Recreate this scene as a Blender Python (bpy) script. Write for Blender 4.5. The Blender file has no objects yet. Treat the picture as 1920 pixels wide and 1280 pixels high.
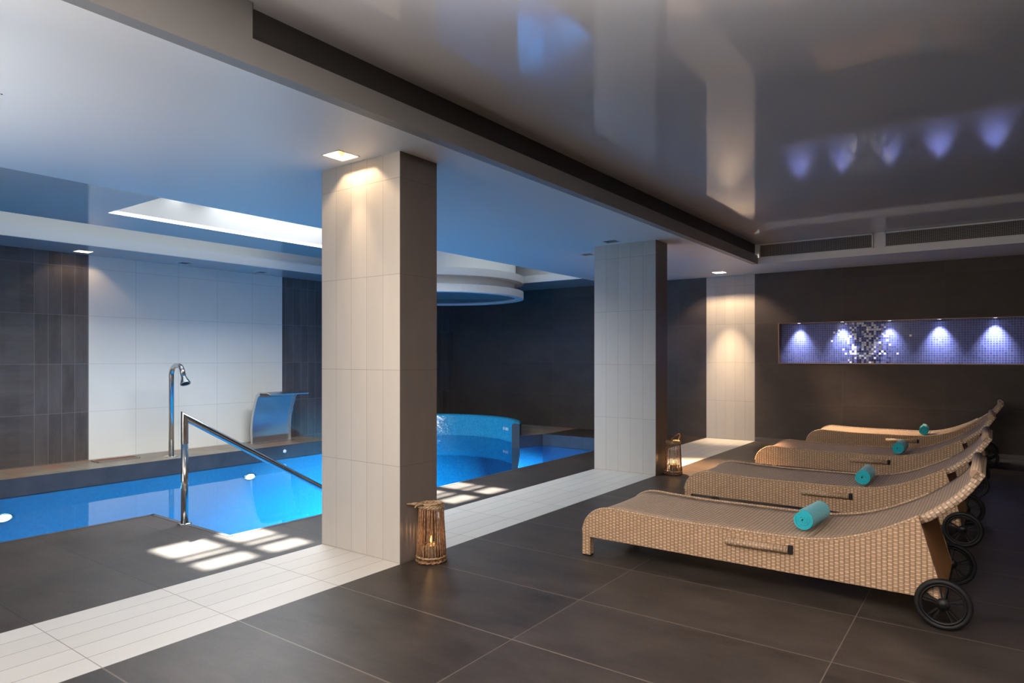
import bpy, bmesh, math, random
from mathutils import Vector, Matrix
random.seed(7)
sc = bpy.context.scene
COL = sc.collection
PI = math.pi

# ------------------------------------------------------------------ node helper
class NT:
    def __init__(s, name):
        s.mat = bpy.data.materials.new(name); s.mat.use_nodes = True
        s.t = s.mat.node_tree; s.t.nodes.clear()
        s.out = s.t.nodes.new('ShaderNodeOutputMaterial')
    def n(s, typ, **kw):
        nd = s.t.nodes.new(typ)
        for k, v in kw.items(): setattr(nd, k, v)
        return nd
    def put(s, sock, v):
        if isinstance(v, bpy.types.NodeSocket): s.t.links.new(v, sock)
        else:
            if sock.type == 'RGBA' and not isinstance(v, (int, float)) and len(v) == 3: v = (*v, 1)
            sock.default_value = v
    def m(s, op, a, b=0.0, c=0.0):
        nd = s.n('ShaderNodeMath', operation=op)
        s.put(nd.inputs[0], a); s.put(nd.inputs[1], b); s.put(nd.inputs[2], c)
        return nd.outputs[0]
    def pos(s):
        g = s.n('ShaderNodeNewGeometry'); x = s.n('ShaderNodeSeparateXYZ')
        s.t.links.new(g.outputs['Position'], x.inputs[0])
        return x.outputs[0], x.outputs[1], x.outputs[2], g.outputs['Position']
    def obj(s):
        g = s.n('ShaderNodeTexCoord'); x = s.n('ShaderNodeSeparateXYZ')
        s.t.links.new(g.outputs['Object'], x.inputs[0])
        return x.outputs[0], x.outputs[1], x.outputs[2], g.outputs['Object']
    def uv(s):
        g = s.n('ShaderNodeTexCoord'); x = s.n('ShaderNodeSeparateXYZ')
        s.t.links.new(g.outputs['UV'], x.inputs[0])
        return x.outputs[0], x.outputs[1], g.outputs['UV']
    def vec(s, x, y, z=0.0):
        c = s.n('ShaderNodeCombineXYZ')
        for i, v in enumerate((x, y, z)): s.put(c.inputs[i], v)
        return c.outputs[0]
    def mix(s, f, a, b):
        nd = s.n('ShaderNodeMix', data_type='RGBA')
        s.put(nd.inputs[0], f); s.put(nd.inputs[6], a); s.put(nd.inputs[7], b)
        return nd.outputs[2]
    def noise(s, v, scale, detail=3.0, rough=0.55):
        nd = s.n('ShaderNodeTexNoise'); s.put(nd.inputs['Vector'], v)
        nd.inputs['Scale'].default_value = scale; nd.inputs['Detail'].default_value = detail
        nd.inputs['Roughness'].default_value = rough
        return nd.outputs['Fac']
    def rng(s, v, a, b, c, d):
        nd = s.n('ShaderNodeMapRange'); s.put(nd.inputs[0], v)
        for i, k in enumerate((a, b, c, d)): s.put(nd.inputs[i + 1], k)
        return nd.outputs[0]
    def line(s, c, pitch, off, w):          # 1 on a joint of width w
        f = s.m('FRACT', s.m('DIVIDE', s.m('SUBTRACT', c, off), pitch))
        d = s.m('MULTIPLY', s.m('MINIMUM', f, s.m('SUBTRACT', 1.0, f)), pitch)
        return s.m('LESS_THAN', d, w / 2)
    def cell(s, c, pitch, off):
        return s.m('FLOOR', s.m('DIVIDE', s.m('SUBTRACT', c, off), pitch))
    def white(s, v):
        nd = s.n('ShaderNodeTexWhiteNoise', noise_dimensions='3D'); s.put(nd.inputs['Vector'], v)
        return nd.outputs['Value'], nd.outputs['Color']
    def bump(s, h, strength=0.3, dist=0.01):
        nd = s.n('ShaderNodeBump'); s.put(nd.inputs['Height'], h)
        nd.inputs['Strength'].default_value = strength; nd.inputs['Distance'].default_value = dist
        return nd.outputs[0]
    def bsdf(s, color, rough=0.5, metal=0.0, spec=0.5, normal=None, coat=0.0, **kw):
        b = s.n('ShaderNodeBsdfPrincipled')
        s.put(b.inputs['Base Color'], color); s.put(b.inputs['Roughness'], rough)
        s.put(b.inputs['Metallic'], metal); s.put(b.inputs['Specular IOR Level'], spec)
        if coat: b.inputs['Coat Weight'].default_value = coat
        for k, v in kw.items(): s.put(b.inputs[k.replace('_', ' ')], v)
        if normal is not None: s.t.links.new(normal, b.inputs['Normal'])
        s.t.links.new(b.outputs[0], s.out.inputs[0])
        return s.mat

def plain(name, color, rough=0.5, metal=0.0, spec=0.5, grain=0.0, scale=40):
    t = NT(name)
    if grain:
        _, _, _, P = t.obj()
        f = t.rng(t.noise(P, scale), 0.3, 0.7, 1 - grain, 1 + grain)
        nd = t.n('ShaderNodeVectorMath', operation='SCALE'); nd.inputs[0].default_value = color
        t.put(nd.inputs['Scale'], f)
        return t.bsdf(nd.outputs[0], rough, metal, spec)
    return t.bsdf(color, rough, metal, spec)

def emis(name, color, strength):
    t = NT(name); e = t.n('ShaderNodeEmission')
    t.put(e.inputs[0], color); t.put(e.inputs[1], strength)
    t.t.links.new(e.outputs[0], t.out.inputs[0]); return t.mat

# ------------------------------------------------------------------ materials
def m_floor():
    t = NT('dark stone floor tile'); X, Y, Z, P = t.pos()
    left = t.m('LESS_THAN', X, -3.3)
    right = t.m('SUBTRACT', 1.0, left)
    jr = t.m('MULTIPLY', t.line(X, 1.19, -0.545, 0.0045), right)
    jl = t.m('MULTIPLY', t.line(X, 1.19, -4.385, 0.009), left)
    j = t.m('MAXIMUM', t.m('MAXIMUM', jr, jl), t.line(Y, 0.595, 0.0, 0.0075))
    stretched = t.vec(t.m('MULTIPLY', X, 0.5), Y, Z)
    n1 = t.noise(stretched, 5.0, 6, 0.65); n2 = t.noise(P, 90, 2)
    cr = t.cell(Y, 0.595, 0.0); cx = t.cell(X, 1.19, -0.545)
    rv, _ = t.white(t.vec(cr, cx, 1.0))
    f = t.m('ADD', t.m('MULTIPLY', n1, 0.75), t.m('MULTIPLY', rv, 0.12))
    n4 = t.noise(t.vec(t.m('MULTIPLY', X, 6.0), t.m('MULTIPLY', Y, 40.0), Z), 1.0, 4, .65)
    f = t.m('ADD', t.m('MULTIPLY', f, .82), t.m('ADD', t.m('MULTIPLY', n2, 0.14), t.m('MULTIPLY', n4, .16)))
    base = t.mix(t.rng(f, 0.3, 0.75, 0, 1), (0.014, 0.0105, 0.0085), (0.067, 0.053, 0.044))
    col = t.mix(j, base, t.mix(right, (0.014, 0.013, 0.012), (0.13, 0.105, 0.087)))
    ro = t.rng(n2, 0.3, 0.7, 0.42, 0.50)
    return t.bsdf(col, ro, 0, 0.30, t.bump(t.m('SUBTRACT', n1, t.m('MULTIPLY', j, 2.0)), 0.12, 0.004))

def m_strip():
    t = NT('white plank tile'); X, Y, Z, P = t.pos()
    j = t.m('MAXIMUM', t.line(X, 0.1475, -3.648, 0.004), t.line(Y, 0.595, 0.0, 0.004))
    col_i = t.cell(X, 0.1475, -3.648)
    v, _ = t.white(t.vec(col_i, t.cell(Y, 0.595, 0), 3.0))
    n = t.noise(t.vec(t.m('MULTIPLY', X, 4.0), Y, Z), 4, 3)
    base = t.mix(t.m('ADD', t.m('MULTIPLY', v, .5), t.m('MULTIPLY', n, .5)), (0.53, 0.505, 0.465), (0.62, 0.595, 0.55))
    col = t.mix(j, base, (0.22, 0.19, 0.16))
    return t.bsdf(col, 0.38, 0, 0.45, t.bump(t.m('SUBTRACT', 1.0, j), 0.3, 0.002))

def m_pillar():
    t = NT('cream plank wall tile'); X, Y, Z, P = t.pos()
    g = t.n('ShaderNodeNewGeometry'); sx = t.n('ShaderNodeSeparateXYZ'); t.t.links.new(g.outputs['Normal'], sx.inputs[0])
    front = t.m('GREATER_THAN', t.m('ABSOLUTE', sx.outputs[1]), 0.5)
    jv = t.m('MULTIPLY', t.line(X, 0.1475, -3.648, 0.0035), front)
    jh = t.line(Z, 0.584, 0.006, 0.004)
    j = t.m('MAXIMUM', jv, jh)
    v, _ = t.white(t.vec(t.cell(X, 0.1475, -3.648), t.cell(Z, 0.584, 0.006), 2.0))
    n = t.noise(t.vec(t.m('MULTIPLY', X, 6.0), t.m('MULTIPLY', Y, 6.0), t.m('MULTIPLY', Z, 1.2)), 2.0, 4)
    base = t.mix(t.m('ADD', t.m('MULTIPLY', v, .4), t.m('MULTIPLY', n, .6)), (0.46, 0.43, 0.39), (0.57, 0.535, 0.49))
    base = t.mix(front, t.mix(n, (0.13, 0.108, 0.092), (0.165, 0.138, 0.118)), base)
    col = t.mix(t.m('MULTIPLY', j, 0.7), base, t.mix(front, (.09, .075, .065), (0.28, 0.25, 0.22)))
    return t.bsdf(col, 0.42, 0, 0.4, t.bump(t.m('SUBTRACT', 1.0, j), 0.25, 0.002))

def m_whitepanel():
    t = NT('pale grey wall tile'); X, Y, Z, P = t.pos()
    j = t.m('MAXIMUM', t.line(Y, 0.552, 3.505, 0.005), t.line(Z, 0.584, 0.006, 0.005))
    n = t.noise(P, 1.5, 3)
    base = t.mix(n, (0.78, 0.76, 0.69), (0.86, 0.84, 0.765))
    return t.bsdf(t.mix(t.m('MULTIPLY', j, 0.40), base, (0.3, 0.3, 0.28)), 0.35, 0, 0.45)

def m_darkwall(axis):
    t = NT('dark brown wall tile ' + axis); X, Y, Z, P = t.pos()
    U = X if axis == 'X' else Y
    jh = t.line(Z, 0.584, 0.006, 0.005)
    if axis == 'Y':
        a = t.m('MULTIPLY', t.m('GREATER_THAN', Y, 2.935), t.m('LESS_THAN', Y, 3.6))
        a = t.m('MAXIMUM', a, t.m('GREATER_THAN', Y, 6.2))
        jv = t.m('MULTIPLY', t.line(Y, 0.1395, 2.938, 0.005), a)
        jv = t.m('MAXIMUM', jv, t.m('MULTIPLY', t.line(Y, 1.19, 2.938, 0.005), t.m('SUBTRACT', 1.0, a)))
        c = t.cell(Y, 0.1395, 2.938)
        st = t.vec(t.m('MULTIPLY', X, 3.0), t.m('ADD', t.m('MULTIPLY', Y, 0.8), t.m('MULTIPLY', t.m('MULTIPLY', a, Y), 2.5)), t.m('ADD', t.m('MULTIPLY', Z, 4.0), t.m('MULTIPLY', t.m('MULTIPLY', a, Z), -3.2)))
    else:
        jv = t.line(X, 1.19, -2.91, 0.005); c = t.cell(X, 1.19, -2.91)
        st = t.vec(X, Y, t.m('MULTIPLY', Z, 1.6))
    v, _ = t.white(t.vec(c, t.cell(Z, 0.584, 0.006), 5.0))
    n = t.noise(st, 2.2, 6, 0.6); n2 = t.noise(st, 14, 4)
    f = t.m('ADD', t.m('ADD', t.m('MULTIPLY', n, .65), t.m('MULTIPLY', v, .2)), t.m('MULTIPLY', n2, .2))
    base = t.mix(t.rng(f, .3, .8, 0, 1), (0.052, 0.043, 0.039), (0.125, 0.104, 0.094)) if axis == 'Y' else t.mix(t.rng(f, .3, .8, 0, 1), (0.040, 0.032, 0.028), (0.070, 0.057, 0.050))
    j = t.m('MAXIMUM', jv, jh)
    col = t.mix(t.m('MULTIPLY', j, .6), base, (0.24, 0.21, 0.195) if axis == 'Y' else (0.075, 0.07, 0.065))
    return t.bsdf(col, t.rng(n, .3, .7, .32, .5) if axis == 'Y' else .6, 0, 0.5 if axis == 'Y' else .25, t.bump(n2, 0.08, 0.004))

def m_mosaic(name, c1, c2, grout, p, sparkle, rough, metal, spec=0.6, burst=False):
    t = NT(name); X, Y, Z, P = t.pos()
    jx = t.line(X, p, 0.0, p * .13); jy = t.line(Y, p, 0.0, p * .13); jz = t.line(Z, p, 0.0, p * .13)
    g = t.n('ShaderNodeNewGeometry'); s = t.n('ShaderNodeSeparateXYZ'); t.t.links.new(g.outputs['True Normal'], s.inputs[0])
    ax = [t.m('LESS_THAN', t.m('ABSOLUTE', s.outputs[i]), 0.75) for i in range(3)]
    j = t.m('MAXIMUM', t.m('MAXIMUM', t.m('MULTIPLY', jx, ax[0]), t.m('MULTIPLY', jy, ax[1])), t.m('MULTIPLY', jz, ax[2]))
    ids = t.vec(t.m('MULTIPLY', t.cell(X, p, 0), ax[0]), t.m('MULTIPLY', t.cell(Y, p, 0), ax[1]), t.m('MULTIPLY', t.cell(Z, p, 0), ax[2]))
    v, rc = t.white(ids)
    base = t.mix(v, c1, c2)
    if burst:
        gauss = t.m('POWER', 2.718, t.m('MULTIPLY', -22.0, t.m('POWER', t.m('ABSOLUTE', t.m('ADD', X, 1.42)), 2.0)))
        base = t.mix(t.m('LESS_THAN', v, t.m('MULTIPLY', gauss, 0.5)), base, (0.85, 0.86, 0.92))  # glints of reflected light painted in as scattered white tiles
    nm = t.n('ShaderNodeVectorMath', operation='SUBTRACT'); t.t.links.new(rc, nm.inputs[0]); nm.inputs[1].default_value = (.5, .5, .5)
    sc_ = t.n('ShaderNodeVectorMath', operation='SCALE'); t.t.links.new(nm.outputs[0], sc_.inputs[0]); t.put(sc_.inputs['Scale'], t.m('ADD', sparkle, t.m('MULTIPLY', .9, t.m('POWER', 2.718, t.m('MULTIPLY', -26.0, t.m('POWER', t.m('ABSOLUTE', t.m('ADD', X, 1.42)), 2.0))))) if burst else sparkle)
    ad = t.n('ShaderNodeVectorMath', operation='ADD'); t.t.links.new(sc_.outputs[0], ad.inputs[0]); t.t.links.new(g.outputs['Normal'], ad.inputs[1])
    no = t.n('ShaderNodeVectorMath', operation='NORMALIZE'); t.t.links.new(ad.outputs[0], no.inputs[0])
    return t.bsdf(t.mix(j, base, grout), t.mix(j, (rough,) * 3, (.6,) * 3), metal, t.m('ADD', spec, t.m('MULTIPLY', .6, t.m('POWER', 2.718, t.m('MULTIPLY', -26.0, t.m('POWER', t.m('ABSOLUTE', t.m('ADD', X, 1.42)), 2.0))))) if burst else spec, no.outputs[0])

def m_weave(name, p, r, c_hi, c_lo, c_gap, contrast=1.0):
    t = NT(name); U, V, P = t.uv()
    cu = t.m('FLOOR', t.m('DIVIDE', U, p)); cv = t.m('FLOOR', t.m('DIVIDE', V, r))
    fu = t.m('FRACT', t.m('DIVIDE', U, p)); fv = t.m('FRACT', t.m('DIVIDE', V, r))
    par = t.m('FRACT', t.m('MULTIPLY', t.m('ADD', cu, cv), 0.5))
    over = t.m('GREATER_THAN', par, 0.25)
    a = t.m('ABSOLUTE', t.m('SUBTRACT', t.m('MULTIPLY', fu, 2.0), 1.0))
    b = t.m('ABSOLUTE', t.m('SUBTRACT', t.m('MULTIPLY', fv, 2.0), 1.0))
    b2 = t.m('SUBTRACT', 1.0, t.m('POWER', b, 3.0))
    ho = t.m('MULTIPLY', b2, t.m('SUBTRACT', 1.0, t.m('MULTIPLY', t.m('POWER', a, 2.0), 0.35)))
    hs = t.m('MULTIPLY', t.m('SUBTRACT', 1.0, t.m('POWER', a, 4.0)), 0.62)       # stake showing between strands
    h = t.m('ADD', t.m('MULTIPLY', over, ho), t.m('MULTIPLY', t.m('SUBTRACT', 1.0, over), hs))
    h = t.m('MULTIPLY', h, t.m('SUBTRACT', 1.0, t.m('MULTIPLY', t.m('POWER', a, 5.0), 0.9)))
    v, _ = t.white(t.vec(cu, cv, 1.0))
    n = t.noise(P, 60, 2)
    col = t.mix(t.m('MULTIPLY', h, t.m('ADD', 0.72, t.m('MULTIPLY', v, 0.28))), c_gap, c_hi)
    col = t.mix(t.m('MULTIPLY', t.m('SUBTRACT', 1.0, over), 0.55 * contrast), col, c_lo)
    col = t.mix(t.m('MULTIPLY', n, 0.25), col, c_lo)
    return t.bsdf(col, 0.48, 0, 0.4, t.bump(h, 0.6, 0.004))

def m_deck():
    t = NT('tan deck tile'); X, Y, Z, P = t.pos()
    j = t.m('MAXIMUM', t.line(Y, 0.595, 0.2, 0.006), t.line(X, 0.4, XW_ + .001, 0.005))
    n = t.noise(P, 3.0, 5, .6); n3 = t.noise(P, 1.1, 3)
    base = t.mix(t.rng(n, .3, .7, 0, 1), (0.17, 0.135, 0.10), (0.31, 0.26, 0.20))
    base = t.mix(t.rng(n3, .46, .62, 0, .85), base, (0.32, 0.155, 0.08))
    return t.bsdf(t.mix(j, base, (.07, .06, .05)), .4, 0, .4)
XW_ = -8.95
M = {}
M['decktile'] = m_deck()
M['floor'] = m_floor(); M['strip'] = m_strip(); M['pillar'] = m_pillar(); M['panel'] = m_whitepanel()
M['dwX'] = m_darkwall('X'); M['dwY'] = m_darkwall('Y')
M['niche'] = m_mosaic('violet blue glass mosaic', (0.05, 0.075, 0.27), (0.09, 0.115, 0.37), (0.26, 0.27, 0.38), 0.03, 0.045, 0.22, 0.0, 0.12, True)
M['pool'] = m_mosaic('blue pool mosaic', (0.012, 0.30, 0.55), (0.018, 0.35, 0.62), (0.03, 0.34, 0.55), 0.03, 0.04, 0.3, 0.0)
M['jac'] = m_mosaic('glossy blue mosaic', (0.02, 0.36, 0.66), (0.04, 0.48, 0.76), (0.04, 0.38, 0.60), 0.025, 0.10, 0.15, 0.0)
def m_ceil(name, col, rough, spec):
    t = NT(name); X, Y, Z, P = t.pos()
    return t.bsdf(t.mix(t.noise(P, 0.6, 2), tuple(c * .97 for c in col), col), rough, 0, spec)
M['ceil'] = m_ceil('satin white ceiling', (0.78, 0.78, 0.78), 0.42, 0.35)
M['gloss'] = m_ceil('glossy stretch ceiling', (0.62, 0.605, 0.61), 0.06, 0.42)
M['glossnear'] = m_ceil('glossy pool ceiling', (0.55, 0.56, 0.57), 0.06, 0.6)
M['white'] = m_ceil('white plaster', (0.72, 0.72, 0.71), 0.6, 0.3)
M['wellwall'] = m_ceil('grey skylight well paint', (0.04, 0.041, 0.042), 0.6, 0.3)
M['fascia'] = m_ceil('grey fascia paint', (0.27, 0.257, 0.245), 0.5, 0.3)
M['slot'] = plain('dark slot paint', (0.05, 0.044, 0.04), 0.6)
M['copper'] = plain('bronze niche edge', (0.20, 0.13, 0.10), 0.35, 0.6)
M['steel'] = plain('polished stainless steel', (0.62, 0.61, 0.59), 0.16, 1.0, grain=.04)
M['brushed'] = plain('brushed stainless steel', (0.60, 0.59, 0.57), 0.30, 1.0, grain=.05, scale=80)
M['dark'] = plain('dark rubber', (0.007, 0.007, 0.007), 0.55, spec=.25)
M['wheel'] = plain('black plastic', (0.006, 0.006, 0.006), 0.45, spec=.25)
M['coping'] = plain('dark stone coping', (0.040, 0.039, 0.043), 0.4, grain=.25, scale=6)
M['sideweave'] = m_weave('wide rattan weave', 0.0235, 0.0092, (0.76, 0.53, 0.34), (0.33, 0.20, 0.115), (0.06, 0.032, 0.017))
M['seatweave'] = m_weave('fine rattan weave', 0.021, 0.0125, (0.82, 0.62, 0.45), (0.38, 0.255, 0.165), (0.09, 0.055, 0.034), 1.1)
M['braid'] = m_weave('rattan braid', 0.016, 0.016, (0.64, 0.46, 0.30), (0.36, 0.23, 0.14), (0.10, 0.06, 0.035))
M['rear'] = plain('plain brown board', (0.30, 0.135, 0.045), 0.5, grain=.15, scale=10)
def m_towel():
    t = NT('turquoise terry cloth'); _, _, _, P = t.obj()
    n = t.noise(P, 220, 2); n2 = t.noise(P, 20, 2)
    col = t.mix(n2, (0.012, 0.30, 0.37), (0.02, 0.40, 0.48))
    return t.bsdf(col, 0.9, 0, 0.15, t.bump(n, 0.7, 0.004), Sheen_Weight=0.4)
M['towel'] = m_towel()
def m_twig(name, c1, c2):
    t = NT(name); _, _, _, P = t.obj()
    f = t.noise(P, 55, 3)
    return t.bsdf(t.mix(t.rng(f, .3, .7, 0, 1), c1, c2), 0.6, 0, 0.3, t.bump(f, .5, .002))
M['twig'] = m_twig('brown willow rods', (0.12, 0.052, 0.024), (0.36, 0.20, 0.11))
M['rope'] = m_twig('pale twisted rope', (0.20, 0.125, 0.065), (0.46, 0.33, 0.20))
M['candle'] = plain('cream wax', (0.75, 0.62, 0.45), 0.5)
M['flame'] = emis('candle flame', (1.0, 0.42, 0.10), 9.0)
def m_glass():
    t = NT('clear glass'); tr = t.n('ShaderNodeBsdfTransparent'); gl = t.n('ShaderNodeBsdfGlossy')
    tr.inputs[0].default_value = (.93, .94, .93, 1); gl.inputs['Roughness'].default_value = 0.05
    lw = t.n('ShaderNodeLayerWeight'); fr = t.m('ADD', .04, t.m('MULTIPLY', .7, t.m('POWER', lw.outputs['Facing'], 4.0)))
    mx = t.n('ShaderNodeMixShader'); t.t.links.new(fr, mx.inputs[0])
    t.t.links.new(tr.outputs[0], mx.inputs[1]); t.t.links.new(gl.outputs[0], mx.inputs[2])
    t.t.links.new(mx.outputs[0], t.out.inputs[0]); return t.mat
M['glass'] = m_glass()
def m_water():
    t = NT('clear pool water'); X, Y, Z, P = t.pos()
    n = t.noise(t.vec(X, Y, 0.0), 2.2, 2)
    bp = t.bump(n, 0.05, 0.02)
    tr = t.n('ShaderNodeBsdfTransparent'); tr.inputs[0].default_value = (.55, .86, 1.0, 1)
    gl = t.n('ShaderNodeBsdfGlossy'); gl.inputs['Roughness'].default_value = 0.02
    gl.inputs[0].default_value = (.9, .95, 1, 1)
    t.t.links.new(bp, gl.inputs['Normal'])
    fr = t.n('ShaderNodeFresnel'); fr.inputs[0].default_value = 1.33; t.t.links.new(bp, fr.inputs['Normal'])
    mx = t.n('ShaderNodeMixShader'); t.t.links.new(fr.outputs[0], mx.inputs[0])
    t.t.links.new(tr.outputs[0], mx.inputs[1]); t.t.links.new(gl.outputs[0], mx.inputs[2])
    t.t.links.new(mx.outputs[0], t.out.inputs[0]); return t.mat
M['water'] = m_water()
WARM = (1.0, 0.72, 0.45)
M['lampwarm'] = emis('warm lamp', (1.0, 0.66, 0.34), 14.0)
M['lampcool'] = emis('cool lamp', (0.80, 0.82, 1.0), 25.0)
M['lampoff'] = plain('unlit lamp glass', (0.25, 0.25, 0.25), 0.2)
M['reflector'] = plain('pale lamp reflector', (0.80, 0.68, 0.48), 0.35, 0.0)
M['poollamp'] = emis('pool lamp glow', (0.80, 0.95, 1.0), 14.0)
M['frost'] = emis('frosted daylight pane', (0.93, 0.97, 1.0), 38.0)
M['daywin'] = emis('bright daylight pane', (1.0, 0.93, 0.85), 6.0)

# ------------------------------------------------------------------ mesh helpers
def bx(bm, x0, x1, y0, y1, z0, z1):
    v = [bm.verts.new((x, y, z)) for x in (x0, x1) for y in (y0, y1) for z in (z0, z1)]
    for f in ((0, 1, 3, 2), (4, 6, 7, 5), (0, 4, 5, 1), (2, 3, 7, 6), (0, 2, 6, 4), (1, 5, 7, 3)):
        bm.faces.new([v[i] for i in f])
def tube(bm, pts, r, seg=12, cap=True, closed=False, uvl=None, miter=False):
    pts = [Vector(p) for p in pts]; n = len(pts); rings = []
    rr = r if isinstance(r, (list, tuple)) else [r] * n
    prev = None; L = 0; Ls = []
    for i, p in enumerate(pts):
        if closed: d = (pts[(i + 1) % n] - pts[i - 1])
        else: d = (pts[min(i + 1, n - 1)] - pts[max(i - 1, 0)])
        d.normalize()
        if prev is None:
            a = Vector((0, 0, 1)) if abs(d.z) < .9 else Vector((1, 0, 0))
            u = d.cross(a).normalized()
        else:
            u = (prev - d * prev.dot(d)).normalized()
        prev = u; w = d.cross(u)
        if i: L += (p - pts[i - 1]).length
        Ls.append(L)
        if miter:                       # true mitre: project the straight tube's ring onto the plane that halves the bend
            din = (p - pts[i - 1]).normalized() if i else (pts[1] - p).normalized()
            dout = (pts[i + 1] - p).normalized() if i < n - 1 else din
            nb = (din + dout).normalized(); ring = []
            uu = Vector((1, 0, 0)); ww = din.cross(uu).normalized()
            for k in range(seg):
                of = (uu * math.cos(2 * PI * k / seg) + ww * math.sin(2 * PI * k / seg)) * rr[i]
                ring.append(bm.verts.new(p + of - din * (of.dot(nb) / din.dot(nb))))
            rings.append(ring); continue
        rings.append([bm.verts.new(p + (u * math.cos(2 * PI * k / seg) + w * math.sin(2 * PI * k / seg)) * rr[i]) for k in range(seg)])
    m = n if closed else n - 1
    for i in range(m):
        a, b = rings[i], rings[(i + 1) % n]
        for k in range(seg):
            f = bm.faces.new((a[k], a[(k + 1) % seg], b[(k + 1) % seg], b[k])); f.smooth = True
            if uvl:
                c = 2 * PI * rr[i] / seg
                l1 = Ls[(i + 1) % n] if (i + 1) < n else Ls[i] + .02
                for lp, (uu, vv) in zip(f.loops, ((Ls[i], k * c), (Ls[i], (k + 1) * c), (l1, (k + 1) * c), (l1, k * c))):
                    lp[uvl].uv = (uu, vv)
    if cap and not closed:
        bm.faces.new(rings[0][::-1]); bm.faces.new(rings[-1])
def lathe(bm, prof, seg=32, c=(0, 0, 0), a0=0, a1=2 * PI, smooth=True):
    full = abs(a1 - a0 - 2 * PI) < 1e-6
    ns = seg if full else seg + 1
    rows = []
    for r, z in prof:
        if r < 1e-6: rows.append([bm.verts.new((c[0], c[1], c[2] + z))])
        else: rows.append([bm.verts.new((c[0] + r * math.cos(a0 + (a1 - a0) * k / seg), c[1] + r * math.sin(a0 + (a1 - a0) * k / seg), c[2] + z)) for k in range(ns)])
    for a, b in zip(rows, rows[1:]):
        for k in range(seg):
            k2 = (k + 1) % ns
            if len(a) == 1 and len(b) == 1: continue
            if len(a) == 1: f = bm.faces.new((a[0], b[k2], b[k]))
            elif len(b) == 1: f = bm.faces.new((a[k], a[k2], b[0]))
            else: f = bm.faces.new((a[k], a[k2], b[k2], b[k]))
            f.smooth = smooth
    return rows
def sheet(bm, x0, x1, y0, y1, holes, z):          # rectangle in XY with rectangular holes
    xs = sorted({x0, x1, *[h[i] for h in holes for i in (0, 1) if x0 < h[i] < x1]})
    ys = sorted({y0, y1, *[h[i] for h in holes for i in (2, 3) if y0 < h[i] < y1]})
    V = {}
    def v(x, y):
        if (x, y) not in V: V[(x, y)] = bm.verts.new((x, y, z))
        return V[(x, y)]
    for xa, xb in zip(xs, xs[1:]):
        for ya, yb in zip(ys, ys[1:]):
            cx, cy = (xa + xb) / 2, (ya + yb) / 2
            if any(h[0] < cx < h[1] and h[2] < cy < h[3] for h in holes): continue
            bm.faces.new((v(xa, ya), v(xb, ya), v(xb, yb), v(xa, yb)))
def obj(name, bm, mat, parent=None, loc=(0, 0, 0), bevel=0.0, smooth=False, fix=True):
    if fix: bmesh.ops.recalc_face_normals(bm, faces=bm.faces[:])
    me = bpy.data.meshes.new(name); bm.to_mesh(me); bm.free()
    for m in (mat if isinstance(mat, (list, tuple)) else [mat]): me.materials.append(m)
    o = bpy.data.objects.new(name, me); COL.objects.link(o); o.location = loc
    if parent: o.parent = parent
    if bevel:
        b = o.modifiers.new('bevel', 'BEVEL'); b.width = bevel; b.segments = 2; b.limit_method = 'ANGLE'
    if smooth:
        for p in me.polygons: p.use_smooth = True
    return o
def tag(o, label, cat, group=None, kind=None):
    o['label'] = label; o['category'] = cat
    if group: o['group'] = group
    if kind: o['kind'] = kind
    return o
def thing(name, label, cat, loc=(0, 0, 0), rz=0.0, group=None):
    o = bpy.data.objects.new(name, None); COL.objects.link(o); o.empty_display_size = .1
    o.location = loc; o.rotation_euler = (0, 0, rz)
    return tag(o, label, cat, group)
def struct(name, bm, mat, label, cat, **kw):
    o = obj(name, bm, mat, **kw); return tag(o, label, cat, kind='structure')
def copy_tree(o, parent=None):
    c = o.copy(); COL.objects.link(c); c.parent = parent
    for ch in o.children: copy_tree(ch, c)
    return c
def light(name, typ, loc, energy, color, size=.1, rot=(0, 0, 0), **kw):
    l = bpy.data.lights.new(name, typ); l.energy = energy; l.color = color
    if typ == 'AREA': l.size = size
    elif typ == 'SUN': l.angle = size
    else: l.shadow_soft_size = size
    for k, v in kw.items(): setattr(l, k, v)
    o = bpy.data.objects.new(name, l); COL.objects.link(o); o.location = loc; o.rotation_euler = rot
    return o
def aim(o, target):
    d = Vector(target) - o.location
    o.rotation_euler = d.to_track_quat('-Z', 'Y').to_euler()

# ------------------------------------------------------------------ dimensions
PX0, PX1 = -3.648, -2.910       # white strip, pillars, pilaster
YB = 10.167                     # back wall
XW = -8.95                      # shower wall
XC = -8.17                      # far pool edge
ZC = 2.5                        # lower ceiling
ZT = 2.77                       # tray ceiling
XB, YF = -2.57, 9.107           # tray edges
XR, YR = 2.2, -5.0              # right wall, rear wall
WZ = -0.18                      # water level
PE1, PE2, PN, PB = -5.435, -4.35, 2.6, 9.05   # near pool edges, notch, back edge
JC, JR = (-7.55, 7.95), 1.45    # round alcove

# ------------------------------------------------------------------ floor
bm = bmesh.new()
bx(bm, PX1, XR, YR, YB, -.3, 0)
bx(bm, PE1, PX0, YR, PN, -.3, 0)
bx(bm, PE2, PX0, PN, PB, -.3, 0)
bx(bm, -5.97, PX0, PB, YB, -.3, 0)
struct('floor', bm, M['floor'], 'dark grey-brown stone tile floor around the pool and loungers', 'floor')
bm = bmesh.new(); bx(bm, PX0, PX1, YR, YB, -.3, 0)
struct('trim_1', bm, M['strip'], 'strip of white plank tiles running across the floor under both pillars', 'floor strip')
# far deck along the shower wall, and the part round the alcove
def arc(r, a0, a1, n):
    return [(JC[0] + r * math.cos(a0 + (a1 - a0) * k / n), JC[1] + r * math.sin(a0 + (a1 - a0) * k / n)) for k in range(n + 1)]
bm = bmesh.new()
bx(bm, XW, XC, YR, 6.6, -.3, 0)
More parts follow.
